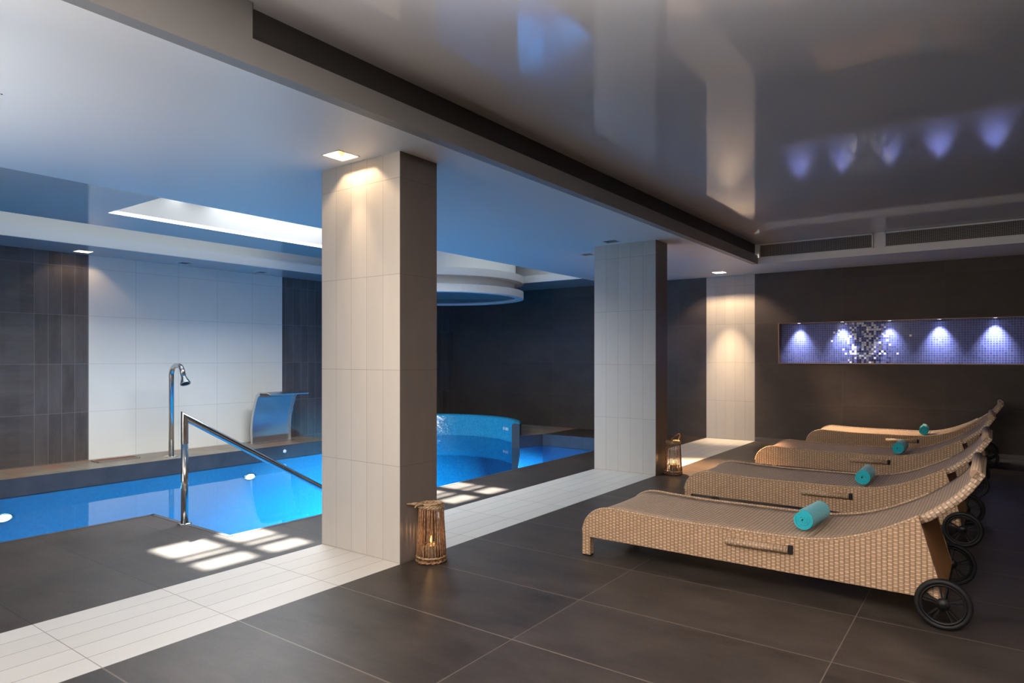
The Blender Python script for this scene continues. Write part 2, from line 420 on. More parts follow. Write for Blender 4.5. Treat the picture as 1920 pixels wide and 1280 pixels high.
# deck outside the alcove circle: fan between circle and outer rectangle
A0 = math.radians(24); A1 = math.radians(180) + math.acos(0.62 / 1.45) * 0 + math.radians(25)
inner = arc(JR + .05, A0, math.radians(150), 40)
top = [bm.verts.new((x, y, 0)) for x, y in inner]
out = []
for x, y in inner:
    t_ = (x - inner[0][0]) / (inner[-1][0] - inner[0][0])
    out.append(bm.verts.new((-5.97 + (XW + 5.97) * t_, YB, 0)))
for a in range(len(top) - 1): bm.faces.new((top[a], top[a + 1], out[a + 1], out[a]))
v1 = bm.verts.new((-5.97, PB, 0)); bm.faces.new((v1, top[0], out[0]))
v2 = bm.verts.new((XW, 8.3, 0)); bm.faces.new((top[-1], v2, out[-1]))
struct('deck', bm, M['decktile'], 'narrow tiled deck between the pool and the shower wall', 'pool deck')
# pool coping faces
bm = bmesh.new()
bx(bm, XC - .02, XC + .004, YR, 6.6, WZ - .012, .004)
bx(bm, -5.97, PE2, PB - .004, PB + .02, WZ - .012, .004)
a = arc(JR + .1, A0, A0 + .01, 1)[0]
p0 = Vector((-5.97, PB, 0)); p1 = Vector((a[0], a[1], 0))
vs = [bm.verts.new(p) for p in ((p0.x, p0.y, WZ - .012), (p1.x, p1.y, WZ - .012), (p1.x, p1.y, .004), (p0.x, p0.y, .004))]
bm.faces.new(vs)
struct('trim_2', bm, M['coping'], 'dark stone coping on the far edge of the pool', 'pool coping')
bm = bmesh.new()
for (x0, x1, y0, y1) in ((PE1 - .006, PE1 + .03, YR, PN), (PE1 - .006, PE2 + .03, PN - .03, PN + .006), (PE2 - .006, PE2 + .03, PN, PB)):
    bx(bm, x0, x1, y0, y1, -.32, .002)
struct('trim_3', bm, M['coping'], 'dark stone edge of the pool nearest the loungers', 'pool edge')

# pool basin
bm = bmesh.new()
PD = -1.15
def quad(*p): bm.faces.new([bm.verts.new(q) for q in p])
quad((XC, YR, PD), (PE2, YR, PD), (PE2, 9.9, PD), (XC - .8, 9.9, PD), (XC - .8, 6.6, PD), (XC, 6.6, PD))
def wallq(x0, y0, x1, y1, zt): quad((x0, y0, PD), (x1, y1, PD), (x1, y1, zt), (x0, y0, zt))
zt = WZ - .005
wallq(XC + .004, YR, XC + .004, 6.6, zt); wallq(XC, 6.6, XC - .78, 6.6, 0); wallq(PE1, YR, PE1, PN, zt)
wallq(PE1, PN, PE2, PN, zt); wallq(PE2, PN, PE2, PB, zt); wallq(PE2, PB - .004, -5.97, PB - .004, zt)
wallq(-5.97, PB, p1.x, p1.y, zt); wallq(XC, YR, PE1, YR, zt)
struct('pool_basin', bm, M['pool'], 'bright blue mosaic pool basin under the water', 'pool', fix=False)
# water
bm = bmesh.new()
pts = [(XC, YR), (PE1, YR), (PE1, PN), (PE2, PN), (PE2, PB), (-5.97, PB)] + arc(JR - .002, A0, math.radians(160), 40) + [(XW + .04, 8.2), (XW + .04, 6.6), (XC, 6.6)]
bm.faces.new([bm.verts.new((x, y, WZ)) for x, y in pts])
for f in bm.faces:
    f.normal_update()
    if f.normal.z < 0: f.normal_flip()
tag(obj('pool_water', bm, M['water'], fix=False), 'clear blue water filling the swimming pool', 'water', kind='stuff')
# curved alcove wall
bm = bmesh.new()
prof = [(JR, PD), (JR, .17), (JR + .015, .195), (JR + .045, .205), (JR + .10, .205), (JR + .12, .19), (JR + .125, .16), (JR + .125, -.32)]
rows = lathe(bm, prof, 48, (JC[0], JC[1], 0), A0, math.radians(165))
for f in bm.faces:
    f.material_index = 0
endv = [r[0] for r in rows]
f = bm.faces.new(endv); f.material_index = 1
for f in bm.faces:
    c = f.calc_center_median(); r_ = math.hypot(c.x - JC[0], c.y - JC[1])
    if r_ > JR + .11: f.material_index = 1
struct('pool_parapet', bm, [M['jac'], plain('near black stone', (0.016, 0.016, 0.018), .45)], 'low curved wall of glossy blue mosaic behind the pool', 'pool wall')
bm = bmesh.new()

# ------------------------------------------------------------------ walls
bm = bmesh.new()
bx(bm, XW - .2, XW, YR, 3.505, 0, ZC); bx(bm, XW - .2, XW, 6.226, YB + .3, 0, 3.1); bx(bm, XW - .2, XW, YR, YB + .3, ZC, 3.1)
bx(bm, XW - .2, XW, 6.6, YB, -1.2, 0)
struct('wall_left', bm, M['dwY'], 'dark brown tiled wall behind the shower', 'wall')
bm = bmesh.new(); bx(bm, XW - .2, XW, 3.505, 6.226, 0, ZC)
struct('trim_4', bm, M['panel'], 'pale grey tiled wall panel behind the shower', 'wall panel')
NX0, NX1, NZ0, NZ1 = -2.569, 1.0, 1.166, 1.752
bm = bmesh.new()
bx(bm, XW - .2, PX0, YB, YB + .3, -1.2, 3.1)
bx(bm, PX1, NX0, YB, YB + .3, 0, 3.1); bx(bm, NX0, NX1, YB, YB + .3, 0, NZ0); bx(bm, NX0, NX1, YB, YB + .3, NZ1, 3.1)
bx(bm, NX1, XR, YB, YB + .3, 0, 3.1)
struct('wall_back', bm, M['dwX'], 'dark brown tiled back wall with a lit mosaic niche', 'wall')
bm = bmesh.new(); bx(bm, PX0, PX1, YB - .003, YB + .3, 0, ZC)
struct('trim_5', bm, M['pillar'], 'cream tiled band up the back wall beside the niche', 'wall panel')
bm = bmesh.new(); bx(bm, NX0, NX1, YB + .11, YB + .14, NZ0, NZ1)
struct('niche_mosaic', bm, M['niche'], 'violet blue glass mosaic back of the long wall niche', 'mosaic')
bm = bmesh.new(); e = .012
bx(bm, NX0 - .006, NX1, YB - .006, YB + .11, NZ0 - .004, NZ0 + .008)
bx(bm, NX0 - .006, NX0 + .008, YB - .006, YB + .11, NZ0, NZ1)
bx(bm, NX0 - .006, NX1, YB + .0, YB + .11, NZ1 - .006, NZ1 + .002)
struct('trim_6', bm, M['copper'], 'thin bronze edging around the wall niche', 'niche edge')
bm = bmesh.new(); bx(bm, XR, XR + .2, YR, YB + .3, 0, 3.1)
struct('wall_right', bm, M['dwY'], 'dark tiled wall to the right of the loungers', 'wall')
bm = bmesh.new()
bx(bm, XW - .2, -5.6, YR - .2, YR, -1.2, 3.1); bx(bm, -5.6, -2.7, YR - .2, YR, 2.45, 3.1); bx(bm, -5.6, -2.7, YR - .2, YR, -.3, .1); bx(bm, -2.7, XR + .2, YR - .2, YR, 0, 3.1)
struct('wall_rear', bm, M['white'], 'plain wall with a wide daylight window behind the camera', 'wall')
wm = thing('window_2', 'wide daylight window in the rear wall', 'window', (0, 0, 0)); wm['kind'] = 'structure'
bm = bmesh.new(); bx(bm, -5.6, -2.7, YR - .14, YR - .1, .1, 2.45); obj('pane', bm, M['daywin'], wm)
bm = bmesh.new()
for x in (-5.6, -4.65, -3.71, -2.76): bx(bm, x, x + .06, YR - .1, YR - .02, .1, 2.45)
bx(bm, -5.6, -2.7, YR - .1, YR - .02, .1, .16); bx(bm, -5.6, -2.7, YR - .1, YR - .02, 2.39, 2.45)
obj('frame', bm, M['white'], wm)
bm = bmesh.new(); bx(bm, PX1 + .002, XR, YB - .012, YB, 0, .06)
struct('baseboard_back', bm, plain('dark skirting', (.10, .085, .08), .3), 'dark skirting tile along the foot of the back wall', 'skirting')

# ------------------------------------------------------------------ pillars
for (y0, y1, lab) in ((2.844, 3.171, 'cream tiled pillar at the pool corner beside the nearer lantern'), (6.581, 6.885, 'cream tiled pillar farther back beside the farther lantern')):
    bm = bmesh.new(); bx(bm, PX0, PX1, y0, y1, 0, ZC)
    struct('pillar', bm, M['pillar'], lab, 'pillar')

# ------------------------------------------------------------------ ceilings
DL = [(-3.275, 2.695, 'warm', 'lit square downlight in the ceiling in front of the nearer pillar'),
      (-8.685, 3.345, 'warm', 'lit square downlight close to the dark wall left of the shower'),
      (-3.275, 9.665, 'warm', 'lit square downlight in front of the cream band on the back wall'),
      (-3.275, 7.035, 'warm', 'lit square downlight hidden behind the farther pillar'),
      (-3.89, 1.04, 'off', 'unlit square downlight at the left edge of the photo'),
      (-3.345, 6.41, 'off', 'unlit square downlight right in front of the farther pillar'),
      (-4.0, 7.05, 'off', 'unlit square downlight left of the farther pillar'),
      (-8.67, 4.54, 'off', 'unlit square downlight above the wall behind the shower'),
      (-8.72, 5.72, 'off', 'unlit square downlight above the waterfall spout')]
HS = .082
dlh = [(x - HS, x + HS, y - HS, y + HS) for x, y, _, _ in DL]
SX0, SX1, SY0, SY1 = -6.2, -5.28, 2.58, 5.85
RX0, RX1 = -8.17, -6.86
RY1 = 9.12
holes = dlh + [(SX0, SX1, SY0, SY1), (RX0, RX1, YR + .3, SY1), (RX0, SX1, SY1, RY1), (XB, 99, -99, YF)]
def solid(o, th, up=True):
    m = o.modifiers.new('solid', 'SOLIDIFY'); m.thickness = th; m.offset = 1.0
bm = bmesh.new(); sheet(bm, SX1, XR, YR, YB, holes, ZC)
for f in bm.faces:
    if f.normal.z < 0: f.normal_flip()
o = struct('ceiling', bm, M['ceil'], 'pale satin ceiling above the pillars', 'ceiling', fix=False); solid(o, .03)
bm = bmesh.new(); sheet(bm, XW, SX1, YR, YB, holes, ZC)
for f in bm.faces:
    if f.normal.z < 0: f.normal_flip()
o = struct('ceiling', bm, M['glossnear'], 'glossy pale ceiling over the pool', 'ceiling', fix=False); solid(o, .03)
bm = bmesh.new(); bx(bm, XB - .1, XR, YR, YF + .12, ZT, ZT + .05)
struct('ceiling', bm, M['gloss'], 'raised glossy grey ceiling above the loungers', 'ceiling')
# tray sides
bm = bmesh.new()
bx(bm, XB - .07, XB + .003, YR, 1.64, ZC - .001, ZT); bx(bm, XB - .07, XB + .003, 1.64, YF, ZC - .001, 2.615)
struct('trim_7', bm, M['fascia'], 'grey fascia along the edge of the raised ceiling', 'fascia')
bm = bmesh.new(); bx(bm, XB - .07, XB - .045, 1.64, YF + .08, 2.60, ZT); bx(bm, XB - .07, XB, 1.60, 1.645, 2.615, ZT)
tag(obj('slot_vent', bm, M['slot']), 'long dark slot vent along the top of the grey ceiling fascia', 'vent')
bm = bmesh.new(); bx(bm, XB, XR, YF - .003, YF + .05, ZC - .001, 2.585); bx(bm, XB - .06, XR, YF + .03, YF + .08, 2.585, ZT)
struct('trim_8', bm, M['white'], 'pale fascia under the air vents at the back', 'fascia')
def vent(x0, x1, label):
    t = thing('air_vent', label, 'vent', ((x0 + x1) / 2, YF, 2.675), group='air vents above the back fascia')
    w = (x1 - x0) / 2; h = .088; b = .016
    bm = bmesh.new()
    bx(bm, -w, w, .0, .03, h - b, h); bx(bm, -w, w, .0, .03, -h, -h + b * .4); bx(bm, -w, -w + b, 0, .03, -h, h); bx(bm, w - b, w, 0, .03, -h, h)
    obj('frame', bm, M['white'], t)
    bm = bmesh.new(); bx(bm, -w + b, w - b, .022, .029, -h + .007, h - b); obj('backing', bm, M['slot'], t)
    bm = bmesh.new(); k = -w + b + .015
    while k < w - b: bx(bm, k, k + .005, .006, .018, -h + .006, h - b); k += .02
    k = -h + .02
    while k < h - b: bx(bm, -w + b, w - b, .004, .010, k, k + .005); k += .0175
    obj('grille', bm, M['fascia'], t)
vent(-2.55, -1.203, 'long mesh air vent nearest the corner of the raised ceiling')
vent(-1.083, .9, 'long mesh air vent running out of the right side of the photo')
# recess over the pool: lips, setback walls and top
bm = bmesh.new()
bx(bm, RX0 - .03, RX0 + .003, YR, RY1, ZC - .001, 2.615)
bx(bm, RX0 - .03, SX1 + .03, RY1 - .003, RY1 + .03, ZC - .001, 2.615)
bx(bm, RX0 - .25, RX0 - .03, YR, RY1 + .25, 2.585, 2.615); bx(bm, RX0, SX1 + .03, RY1 + .03, RY1 + .25, 2.585, 2.615)
struct('trim_9', bm, M['white'], 'pale lip around the ceiling recess over the pool', 'ceiling lip')
bm = bmesh.new()
bx(bm, RX0 - .25, RX0 - .2, YR, RY1 + .25, 2.615, 3.02); bx(bm, RX0 - .2, SX1 + .1, RY1 + .2, RY1 + .25, 2.615, 3.02)
bx(bm, RX0 - .25, -6.3, YR, SY1, 3.0, 3.05); bx(bm, RX0 - .25, SX1 + .1, SY1, RY1 + .25, 3.0, 3.05)
bx(bm, SX1, SX1 + .04, SY1, RY1 + .2, ZC + .031, 3.0)
bx(bm, RX1 - .001, RX1 + .03, YR, SY1, ZC + .031, 3.0)
bx(bm, -6.86, SX1 + .04, SY1 - .04, SY1, 2.80, 3.0)
struct('ceiling', bm, M['white'], 'white upper ceiling inside the recess over the pool', 'ceiling')
# skylight well
GZ = 2.75
bm = bmesh.new()
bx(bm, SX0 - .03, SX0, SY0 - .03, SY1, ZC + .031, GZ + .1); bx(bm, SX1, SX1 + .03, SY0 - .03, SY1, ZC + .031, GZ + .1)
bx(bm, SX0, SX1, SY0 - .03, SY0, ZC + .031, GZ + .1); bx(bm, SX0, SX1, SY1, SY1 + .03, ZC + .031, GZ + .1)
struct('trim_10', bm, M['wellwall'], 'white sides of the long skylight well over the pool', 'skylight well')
sk = thing('window_1', 'long skylight with framed panes in the ceiling over the pool', 'skylight', (0, 0, 0)); sk['kind'] = 'structure'
clear = [(a, b, c, d) for (a, b) in ((SX0, -5.823), (-5.763, -5.713), (-5.613, -5.433)) for (c, d) in ((2.79, 3.12), (3.24, 3.52), (4.99, 5.32), (5.48, 5.76))]
bm = bmesh.new(); sheet(bm, SX0, SX1, SY0, SY1, [(SX0, -5.40, 2.74, 3.56), (SX0, -5.40, 4.94, 5.80)], GZ); obj('frosted_pane', bm, M['frost'], sk)
bm = bmesh.new()
for (c, d) in ((2.74, 3.56), (4.94, 5.80)): sheet(bm, SX0, -5.40, c, d, clear, GZ)
o = obj('glowing_frame', bm, M['frost'], sk); solid(o, .012)  # frame bars made to glow, added so the well is lit evenly
bm = bmesh.new()
for a, b, c, d in clear:
    bm.faces.new([bm.verts.new(p) for p in ((a, c, GZ + .006), (b, c, GZ + .006), (b, d, GZ + .006), (a, d, GZ + .006))])
obj('clear_pane', bm, M['glass'], sk)
# frosted roof light over the round feature
bm = bmesh.new(); bx(bm, -6.3, -5.45, 6.3, 8.9, 2.985, 2.999); bx(bm, -8.1, -6.95, 2.0, 5.6, 2.985, 2.999)
o = obj('window_3', bm, emis('frosted roof light', (0.80, 0.91, 1.0), 1.25)); tag(o, 'frosted roof light inside the ceiling recess', 'skylight', kind='structure')

# round ceiling drum
DC, DRR = (-7.37, 8.13), 1.36
dr = thing('ceiling_drum', 'tiered round white ceiling drum hanging over the pool alcove', 'ceiling feature', (DC[0], DC[1], 2.205))
def ring(name, prof, mat):
    bm = bmesh.new(); lathe(bm, prof, 72, smooth=False); o = obj(name, bm, mat, dr)
    return o
ring('lower_ring', [(DRR - .13, 0), (DRR, 0), (DRR, .115), (DRR - .28, .115), (DRR - .28, .03), (DRR - .13, .03), (DRR - .13, 0)], M['white'])
ring('underside', [(0, .02), (DRR - .12, .02), (DRR - .12, .05), (0, .05)], M['glossnear'])
ring('lower_drum', [(DRR - .15, .114), (DRR - .15, .25)], M['white'])
ring('upper_ring', [(DRR + .0, .245), (DRR + .0, .355), (DRR - .3, .355), (DRR - .3, .245), (DRR, .245)], M['white'])
ring('upper_drum', [(DRR - .13, .354), (DRR - .13, .795)], M['white'])

# ------------------------------------------------------------------ downlights
def downlight(i, x, y, state, label):
    t = thing('downlight', label, 'downlight', (x, y, ZC))
    bm = bmesh.new(); h = HS
    # square reflector can tapering up to the lamp
    lo = [bm.verts.new((sx * (h - .001), sy * (h - .001), .002)) for sx, sy in ((-1, -1), (1, -1), (1, 1), (-1, 1))]
    up = [bm.verts.new((sx * .05, sy * .05, .085)) for sx, sy in ((-1, -1), (1, -1), (1, 1), (-1, 1))]
    for k in range(4): bm.faces.new((lo[k], lo[(k + 1) % 4], up[(k + 1) % 4], up[k]))
    obj('reflector', bm, M['reflector'] if state == 'warm' else M['lampoff'], t)
    bm = bmesh.new(); bx(bm, -.052, .052, -.052, .052, .085, .12)
    obj('lamp', bm, M['lampwarm'] if state == 'warm' else M['lampoff'], t)
    bm = bmesh.new()
    w = .006
    for (a, b, c, d) in ((-h, h, -h, -h + w), (-h, h, h - w, h), (-h, -h + w, -h, h), (h - w, h, -h, h)): bx(bm, a, b, c, d, -.003, .004)
    obj('frame', bm, M['white'], t)
    return t
for i, (x, y, st, lab) in enumerate(DL): downlight(i, x, y, st, lab)

# niche spotlights
proto = None
for k, (x, lab) in enumerate(((-2.297, 'leftmost of the small spotlights in the top of the niche'), (-1.731, 'second small niche spotlight from the cream band'), (-1.153, 'middle of the five small spotlights in the niche'), (-.587, 'fourth small niche spotlight from the cream band'), (-.003, 'rightmost of the five small spotlights in the niche'))):
    t = thing('spotlight', lab, 'spotlight', (x, YB + .04, NZ1 - .006), group='spotlights in the top of the wall niche')
    bm = bmesh.new(); lathe(bm, [(.022, -.001), (.036, -.001), (.036, -.006), (.024, -.008), (.022, -.001)], 24); obj('bezel', bm, M['steel'], t)
    bm = bmesh.new(); lathe(bm, [(0, -.003), (.0225, -.003), (.0225, 0), (0, 0)], 24); obj('lamp', bm, M['lampcool'], t)
    l = light('niche_spot_lamp', 'SPOT', (x, YB + .018, NZ1 - .018), 58 * (1.0, .85, .6, 1.1, 1.15)[k], (0.95, 0.93, 1.0), .03, spot_size=math.radians(76), spot_blend=1.0)
    aim(l, (x, YB + .115, NZ0 + .16))

# ------------------------------------------------------------------ pool lamps, jets, inlet
def poollamp(x, y, z, lab, ax=1):
    t = thing('pool_lamp', lab, 'pool lamp', (x, y, z), group='underwater lamps in the far pool wall')
    bm = bmesh.new(); lathe(bm, [(.07, 0), (.095, 0), (.095, .012), (.07, .02), (.07, 0)], 28); o = obj('bezel', bm, M['steel'], t); o.rotation_euler = (0, PI / 2, 0); t.scale = (1, 1, .5)
    bm = bmesh.new(); lathe(bm, [(0, .008), (.07, .004), (.07, .0), (0, 0)], 28); o = obj('lens', bm, M['poollamp'], t); o.rotation_euler = (0, PI / 2, 0)
poollamp(XC + .005, 5.17, -.36, 'glowing underwater lamp in the pool wall below the waterfall spout')
poollamp(XC + .005, 2.41, -.38, 'glowing underwater lamp in the pool wall at the left edge of the photo')
bm = bmesh.new(); lathe(bm, [(0, .012), (.02, .012), (.026, .006), (.026, 0), (0, 0)], 20)
o = obj('pool_inlet', bm, plain('white plastic', (.8, .8, .8), .3)); o.location = (XC + .004, 5.72, -.08); o.rotation_euler = (0, PI / 2, 0)
tag(o, 'small round white inlet in the dark coping below the waterfall spout', 'pool inlet')
for a_, lab in ((64.0, 'leftmost white jet nozzle in the curved blue wall'), (60.5, 'middle white jet nozzle in the curved blue wall'), (57.8, 'rightmost white jet nozzle in the curved blue wall')):
    ar = math.radians(a_)
    bm = bmesh.new(); lathe(bm, [(.008, .010), (.022, .012), (.03, .006), (.03, 0), (0, 0)], 20)
    o = obj('jet_nozzle', bm, plain('white nozzle plastic', (.85, .88, .9), .25))
    o.location = (JC[0] + (JR - .001) * math.cos(ar), JC[1] + (JR - .001) * math.sin(ar), .02); o.rotation_euler = (0, -PI / 2, ar)
    tag(o, lab, 'pool jet', 'jets in the curved pool wall')

# ------------------------------------------------------------------ handrail
t = thing('handrail', 'stainless steel handrail leading down into the pool', 'handrail', (-4.93, 2.585, 0))
bm = bmesh.new(); tube(bm, [(0, 0, 0), (0, 0, .601)], .026, 24, miter=True); obj('post', bm, M['steel'], t)
bm = bmesh.new(); tube(bm, [(0, 0, .60), (0, 0, .755), (0, 0, .77), (0, 0, .802), (0, .03, .7845), (0, .045, .7758), (0, 1.257, .070), (0, 1.9, -.33)], .026, 24, miter=True); o = obj('rail', bm, M['steel'], t); o.modifiers.new('edges', 'EDGE_SPLIT').split_angle = math.radians(35)
bm = bmesh.new(); tube(bm, [(0, 1.88, -.32), (0, 1.9, PD)], .026, 20); obj('post', bm, M['steel'], t)
bm = bmesh.new(); lathe(bm, [(0, .008), (.045, .008), (.05, 0), (0, 0)], 24); obj('base_flange', bm, M['steel'], t)

# ------------------------------------------------------------------ shower spout
t = thing('pool_shower', 'stainless steel swan neck shower standing on the far deck', 'shower', (-8.45, 4.26, 0))
bm = bmesh.new()
pts = [(0, 0, .006), (0, 0, 1.02)] + [(.13 - .13 * math.cos(a), 0, 1.02 + .13 * math.sin(a)) for a in [PI / 2 * k / 8 for k in range(1, 9)]] + [(.18, 0, 1.15)] + [(.18 + .09 * math.sin(a), 0, 1.06 + .09 * math.cos(a)) for a in [math.radians(62) * k / 6 for k in range(1, 7)]] + [(.305, 0, 1.0)]
tube(bm, pts, .031, 20); obj('pipe', bm, M['steel'], t)
bm = bmesh.new(); lathe(bm, [(.033, 0), (.036, .02), (.062, .085), (.062, .10), (.052, .10), (.05, .09), (0, .088)], 28)
o = obj('shower_head', bm, M['steel'], t); o.location = (.30, 0, 1.012); o.rotation_euler = (0, math.radians(152), 0)
bm = bmesh.new(); lathe(bm, [(0, .0), (.048, .0), (.048, .006), (0, .006)], 24)
nz = obj('nozzle_plate', bm, M['dark'], o); nz.location = (0, 0, .091)
bm = bmesh.new(); lathe(bm, [(0, .01), (.07, .01), (.095, .004), (.095, 0), (0, 0)], 32); obj('base_flange', bm, M['steel'], t)
# drain grate at the foot of the dark wall
t = thing('drain_grate', 'low rust brown floor grate on the deck below the pale wall panel', 'drain', (-8.72, 3.72, 0))
bm = bmesh.new()
for k in range(6): bx(bm, -.09 + k * .032, -.075 + k * .032, -.23, .23, .002, .012)
obj('slats', bm, plain('rusty metal', (.22, .09, .045), .6, grain=.2, scale=20), t)
bm = bmesh.new(); bx(bm, -.1, -.092, -.24, .24, 0, .014); bx(bm, .092, .1, -.24, .24, 0, .014); bx(bm, -.1, .1, -.24, -.232, 0, .014); bx(bm, -.1, .1, .232, .24, 0, .014)
obj('frame', bm, M['brushed'], t)

# ------------------------------------------------------------------ waterfall spout
t = thing('waterfall_spout', 'curved brushed steel waterfall spout on the far deck', 'waterfall spout', (-8.70, 5.56, 0))
prof = []
for k in range(15):                                   # back sweeps up and curls over towards the pool
    s = k / 14; prof.append((-.02 - .03 * math.sin(PI * s * .9) + .10 * s * s, .62 * s))
for k in range(1, 9):
    a = PI - (PI - .25) * k / 8 * .62
    prof.append((.08 + .125 + .125 * math.cos(a) , .62 + .125 * math.sin(a) * .95))
prof += [(.34, .742), (.44, .715)]
W_ = .64; th = .014
bm = bmesh.new(); nrm = []
for i in range(len(prof)):
    a = Vector(prof[max(0, i - 1)]); b = Vector(prof[min(len(prof) - 1, i + 1)]); d = (b - a).normalized(); nrm.append(Vector((-d.y, d.x)))
rowsA = []
for (x, z), n_ in zip(prof, nrm):
    q = [(x, z), (x + n_.x * th, z + n_.y * th)]
    rowsA.append([bm.verts.new((q[0][0], 0, q[0][1])), bm.verts.new((q[1][0], 0, q[1][1])), bm.verts.new((q[1][0], W_, q[1][1])), bm.verts.new((q[0][0], W_, q[0][1]))])
for a, b in zip(rowsA, rowsA[1:]):
    for k in range(4): bm.faces.new((a[k], a[(k + 1) % 4], b[(k + 1) % 4], b[k]))
bm.faces.new(rowsA[0]); bm.faces.new(rowsA[-1][::-1])
o = obj('spout_sheet', bm, M['brushed'], t, smooth=True); o.modifiers.new('edges', 'EDGE_SPLIT')
for y in (0, W_):
    bm = bmesh.new(); pr_ = [(x + n_.x * .0, y, z) for (x, z), n_ in zip(prof, nrm)]
    w2 = []
    for (x, z), n_ in zip(prof, nrm):
        w2.append([bm.verts.new((x - n_.x * .035, y - .006, z - n_.y * .035)), bm.verts.new((x + n_.x * .018, y - .006, z + n_.y * .018)), bm.verts.new((x + n_.x * .018, y + .006, z + n_.y * .018)), bm.verts.new((x - n_.x * .035, y + .006, z - n_.y * .035))])
    w2 = w2[:21]
    for v_ in w2[0]: v_.co.z = 0
    for a, b in zip(w2, w2[1:]):
        for k in range(4): bm.faces.new((a[k], a[(k + 1) % 4], b[(k + 1) % 4], b[k]))
    bm.faces.new(w2[0]); bm.faces.new(w2[-1][::-1])
    obj('edge_flange', bm, M['brushed'], t)
bm = bmesh.new(); bx(bm, -.08, .05, -.03, W_ + .03, 0, .008); obj('base_plate', bm, M['brushed'], t)

# ------------------------------------------------------------------ loungers
TOP = [(0, .0), (0, .156), (.018, .214), (.055, .262), (.100, .292), (.15, .309), (.21, .314), (.36, .307), (.6, .301), (.82, .302), (1.03, .303), (1.16, .305), (1.335, .311)]
BACK = [(1.342, .312), (1.46, .333), (1.583, .373), (1.70, .427), (1.823, .498), (1.92, .573), (1.99, .645), (2.048, .735)]
def smooth_line(pts, n):
    out = []
    P_ = [pts[0]] + pts + [pts[-1]]
    for i in range(1, len(P_) - 2):
        p0, p1_, p2, p3 = (Vector(p) for p in P_[i - 1:i + 3])
        for k in range(n):
            u = k / n
            out.append(.5 * ((2 * p1_) + (-p0 + p2) * u + (2 * p0 - 5 * p1_ + 4 * p2 - p3) * u * u + (-p0 + 3 * p1_ - 3 * p2 + p3) * u ** 3))
    out.append(Vector(pts[-1])); return out
LW = .70
def slab(name, line, th, y0, y1, mat, parent, inset=0.0, bow=0.0, ny=8):
    bm = bmesh.new(); uvl = bm.loops.layers.uv.new('UVMap')
    n = len(line); s = [0]
    for a, b in zip(line, line[1:]): s.append(s[-1] + (b - a).length)
    nr = []
    for i in range(n):
        d = (line[min(i + 1, n - 1)] - line[max(i - 1, 0)]).normalized(); nr.append(Vector((-d.y, d.x)))
    def ya(i, k):
        i_ = inset if line[i].x < 1.826 else 0.0
        return y0 + i_ + (y1 - y0 - 2 * i_) * k / ny
    def grid(off):
        return [[bm.verts.new((line[i].x + nr[i].x * off, ya(i, k), line[i].y + nr[i].y * off - bow * math.sin(PI * k / ny))) for k in range(ny + 1)] for i in range(n)]
    A, B = grid(0.0), grid(-th)
    def face(vs, uvs):
        f = bm.faces.new(vs); f.smooth = True
        for lp, q in zip(f.loops, uvs): lp[uvl].uv = q
    yy = [y0 + (y1 - y0) * k / ny for k in range(ny + 1)]
    for i in range(n - 1):
        for k in range(ny):
            q = [(s[i], yy[k]), (s[i + 1], yy[k]), (s[i + 1], yy[k + 1]), (s[i], yy[k + 1])]
            face((A[i][k], A[i + 1][k], A[i + 1][k + 1], A[i][k + 1]), q)
            face((B[i][k], B[i][k + 1], B[i + 1][k + 1], B[i + 1][k]), [q[0], q[3], q[2], q[1]])
        for k, sg in ((0, 1), (ny, -1)):
            face((A[i][k], B[i][k], B[i + 1][k], A[i + 1][k])[::sg], [(s[i], 0), (s[i], th), (s[i + 1], th), (s[i + 1], 0)][::sg])
    for i in (0, n - 1):
        for k in range(ny):
            face((A[i][k], A[i][k + 1], B[i][k + 1], B[i][k]), [(0, yy[k]), (0, yy[k + 1]), (th, yy[k + 1]), (th, yy[k])])
    return obj(name, bm, mat, parent)
def panel(name, outline_top, bottom, y0, y1, mat, parent):
    """side panel between an upper line and a bottom line (same count)"""
    bm = bmesh.new(); uvl = bm.loops.layers.uv.new('UVMap')
    def face(vs, uvs):
        f = bm.faces.new(vs)
        for lp, q in zip(f.loops, uvs): lp[uvl].uv = q
    a = [[bm.verts.new((p.x, y, p.y)) for p in outline_top] for y in (y0, y1)]
    b = [[bm.verts.new((p.x, y, p.y)) for p in bottom] for y in (y0, y1)]
    n = len(outline_top)
    uvt = [(p.x, p.y) for p in outline_top]; uvb = [(p.x, p.y) for p in bottom]
    for i in range(n - 1):
        face((b[0][i], b[0][i + 1], a[0][i + 1], a[0][i]), (uvb[i], uvb[i + 1], uvt[i + 1], uvt[i]))
        face((b[1][i], a[1][i], a[1][i + 1], b[1][i + 1]), (uvb[i], uvt[i], uvt[i + 1], uvb[i + 1]))
        face((a[0][i], a[0][i + 1], a[1][i + 1], a[1][i]), (uvt[i], uvt[i + 1], (uvt[i + 1][0], uvt[i + 1][1] + .03), (uvt[i][0], uvt[i][1] + .03)))
        face((b[0][i], b[1][i], b[1][i + 1], b[0][i + 1]), (uvb[i], (uvb[i][0], uvb[i][1] + .03), (uvb[i + 1][0], uvb[i + 1][1] + .03), uvb[i + 1]))
    for i in (0, n - 1):
        face((b[0][i], a[0][i], a[1][i], b[1][i]), ((0, uvb[i][1]), (0, uvt[i][1]), (.03, uvt[i][1]), (.03, uvb[i][1])))
    return obj(name, bm, mat, parent)
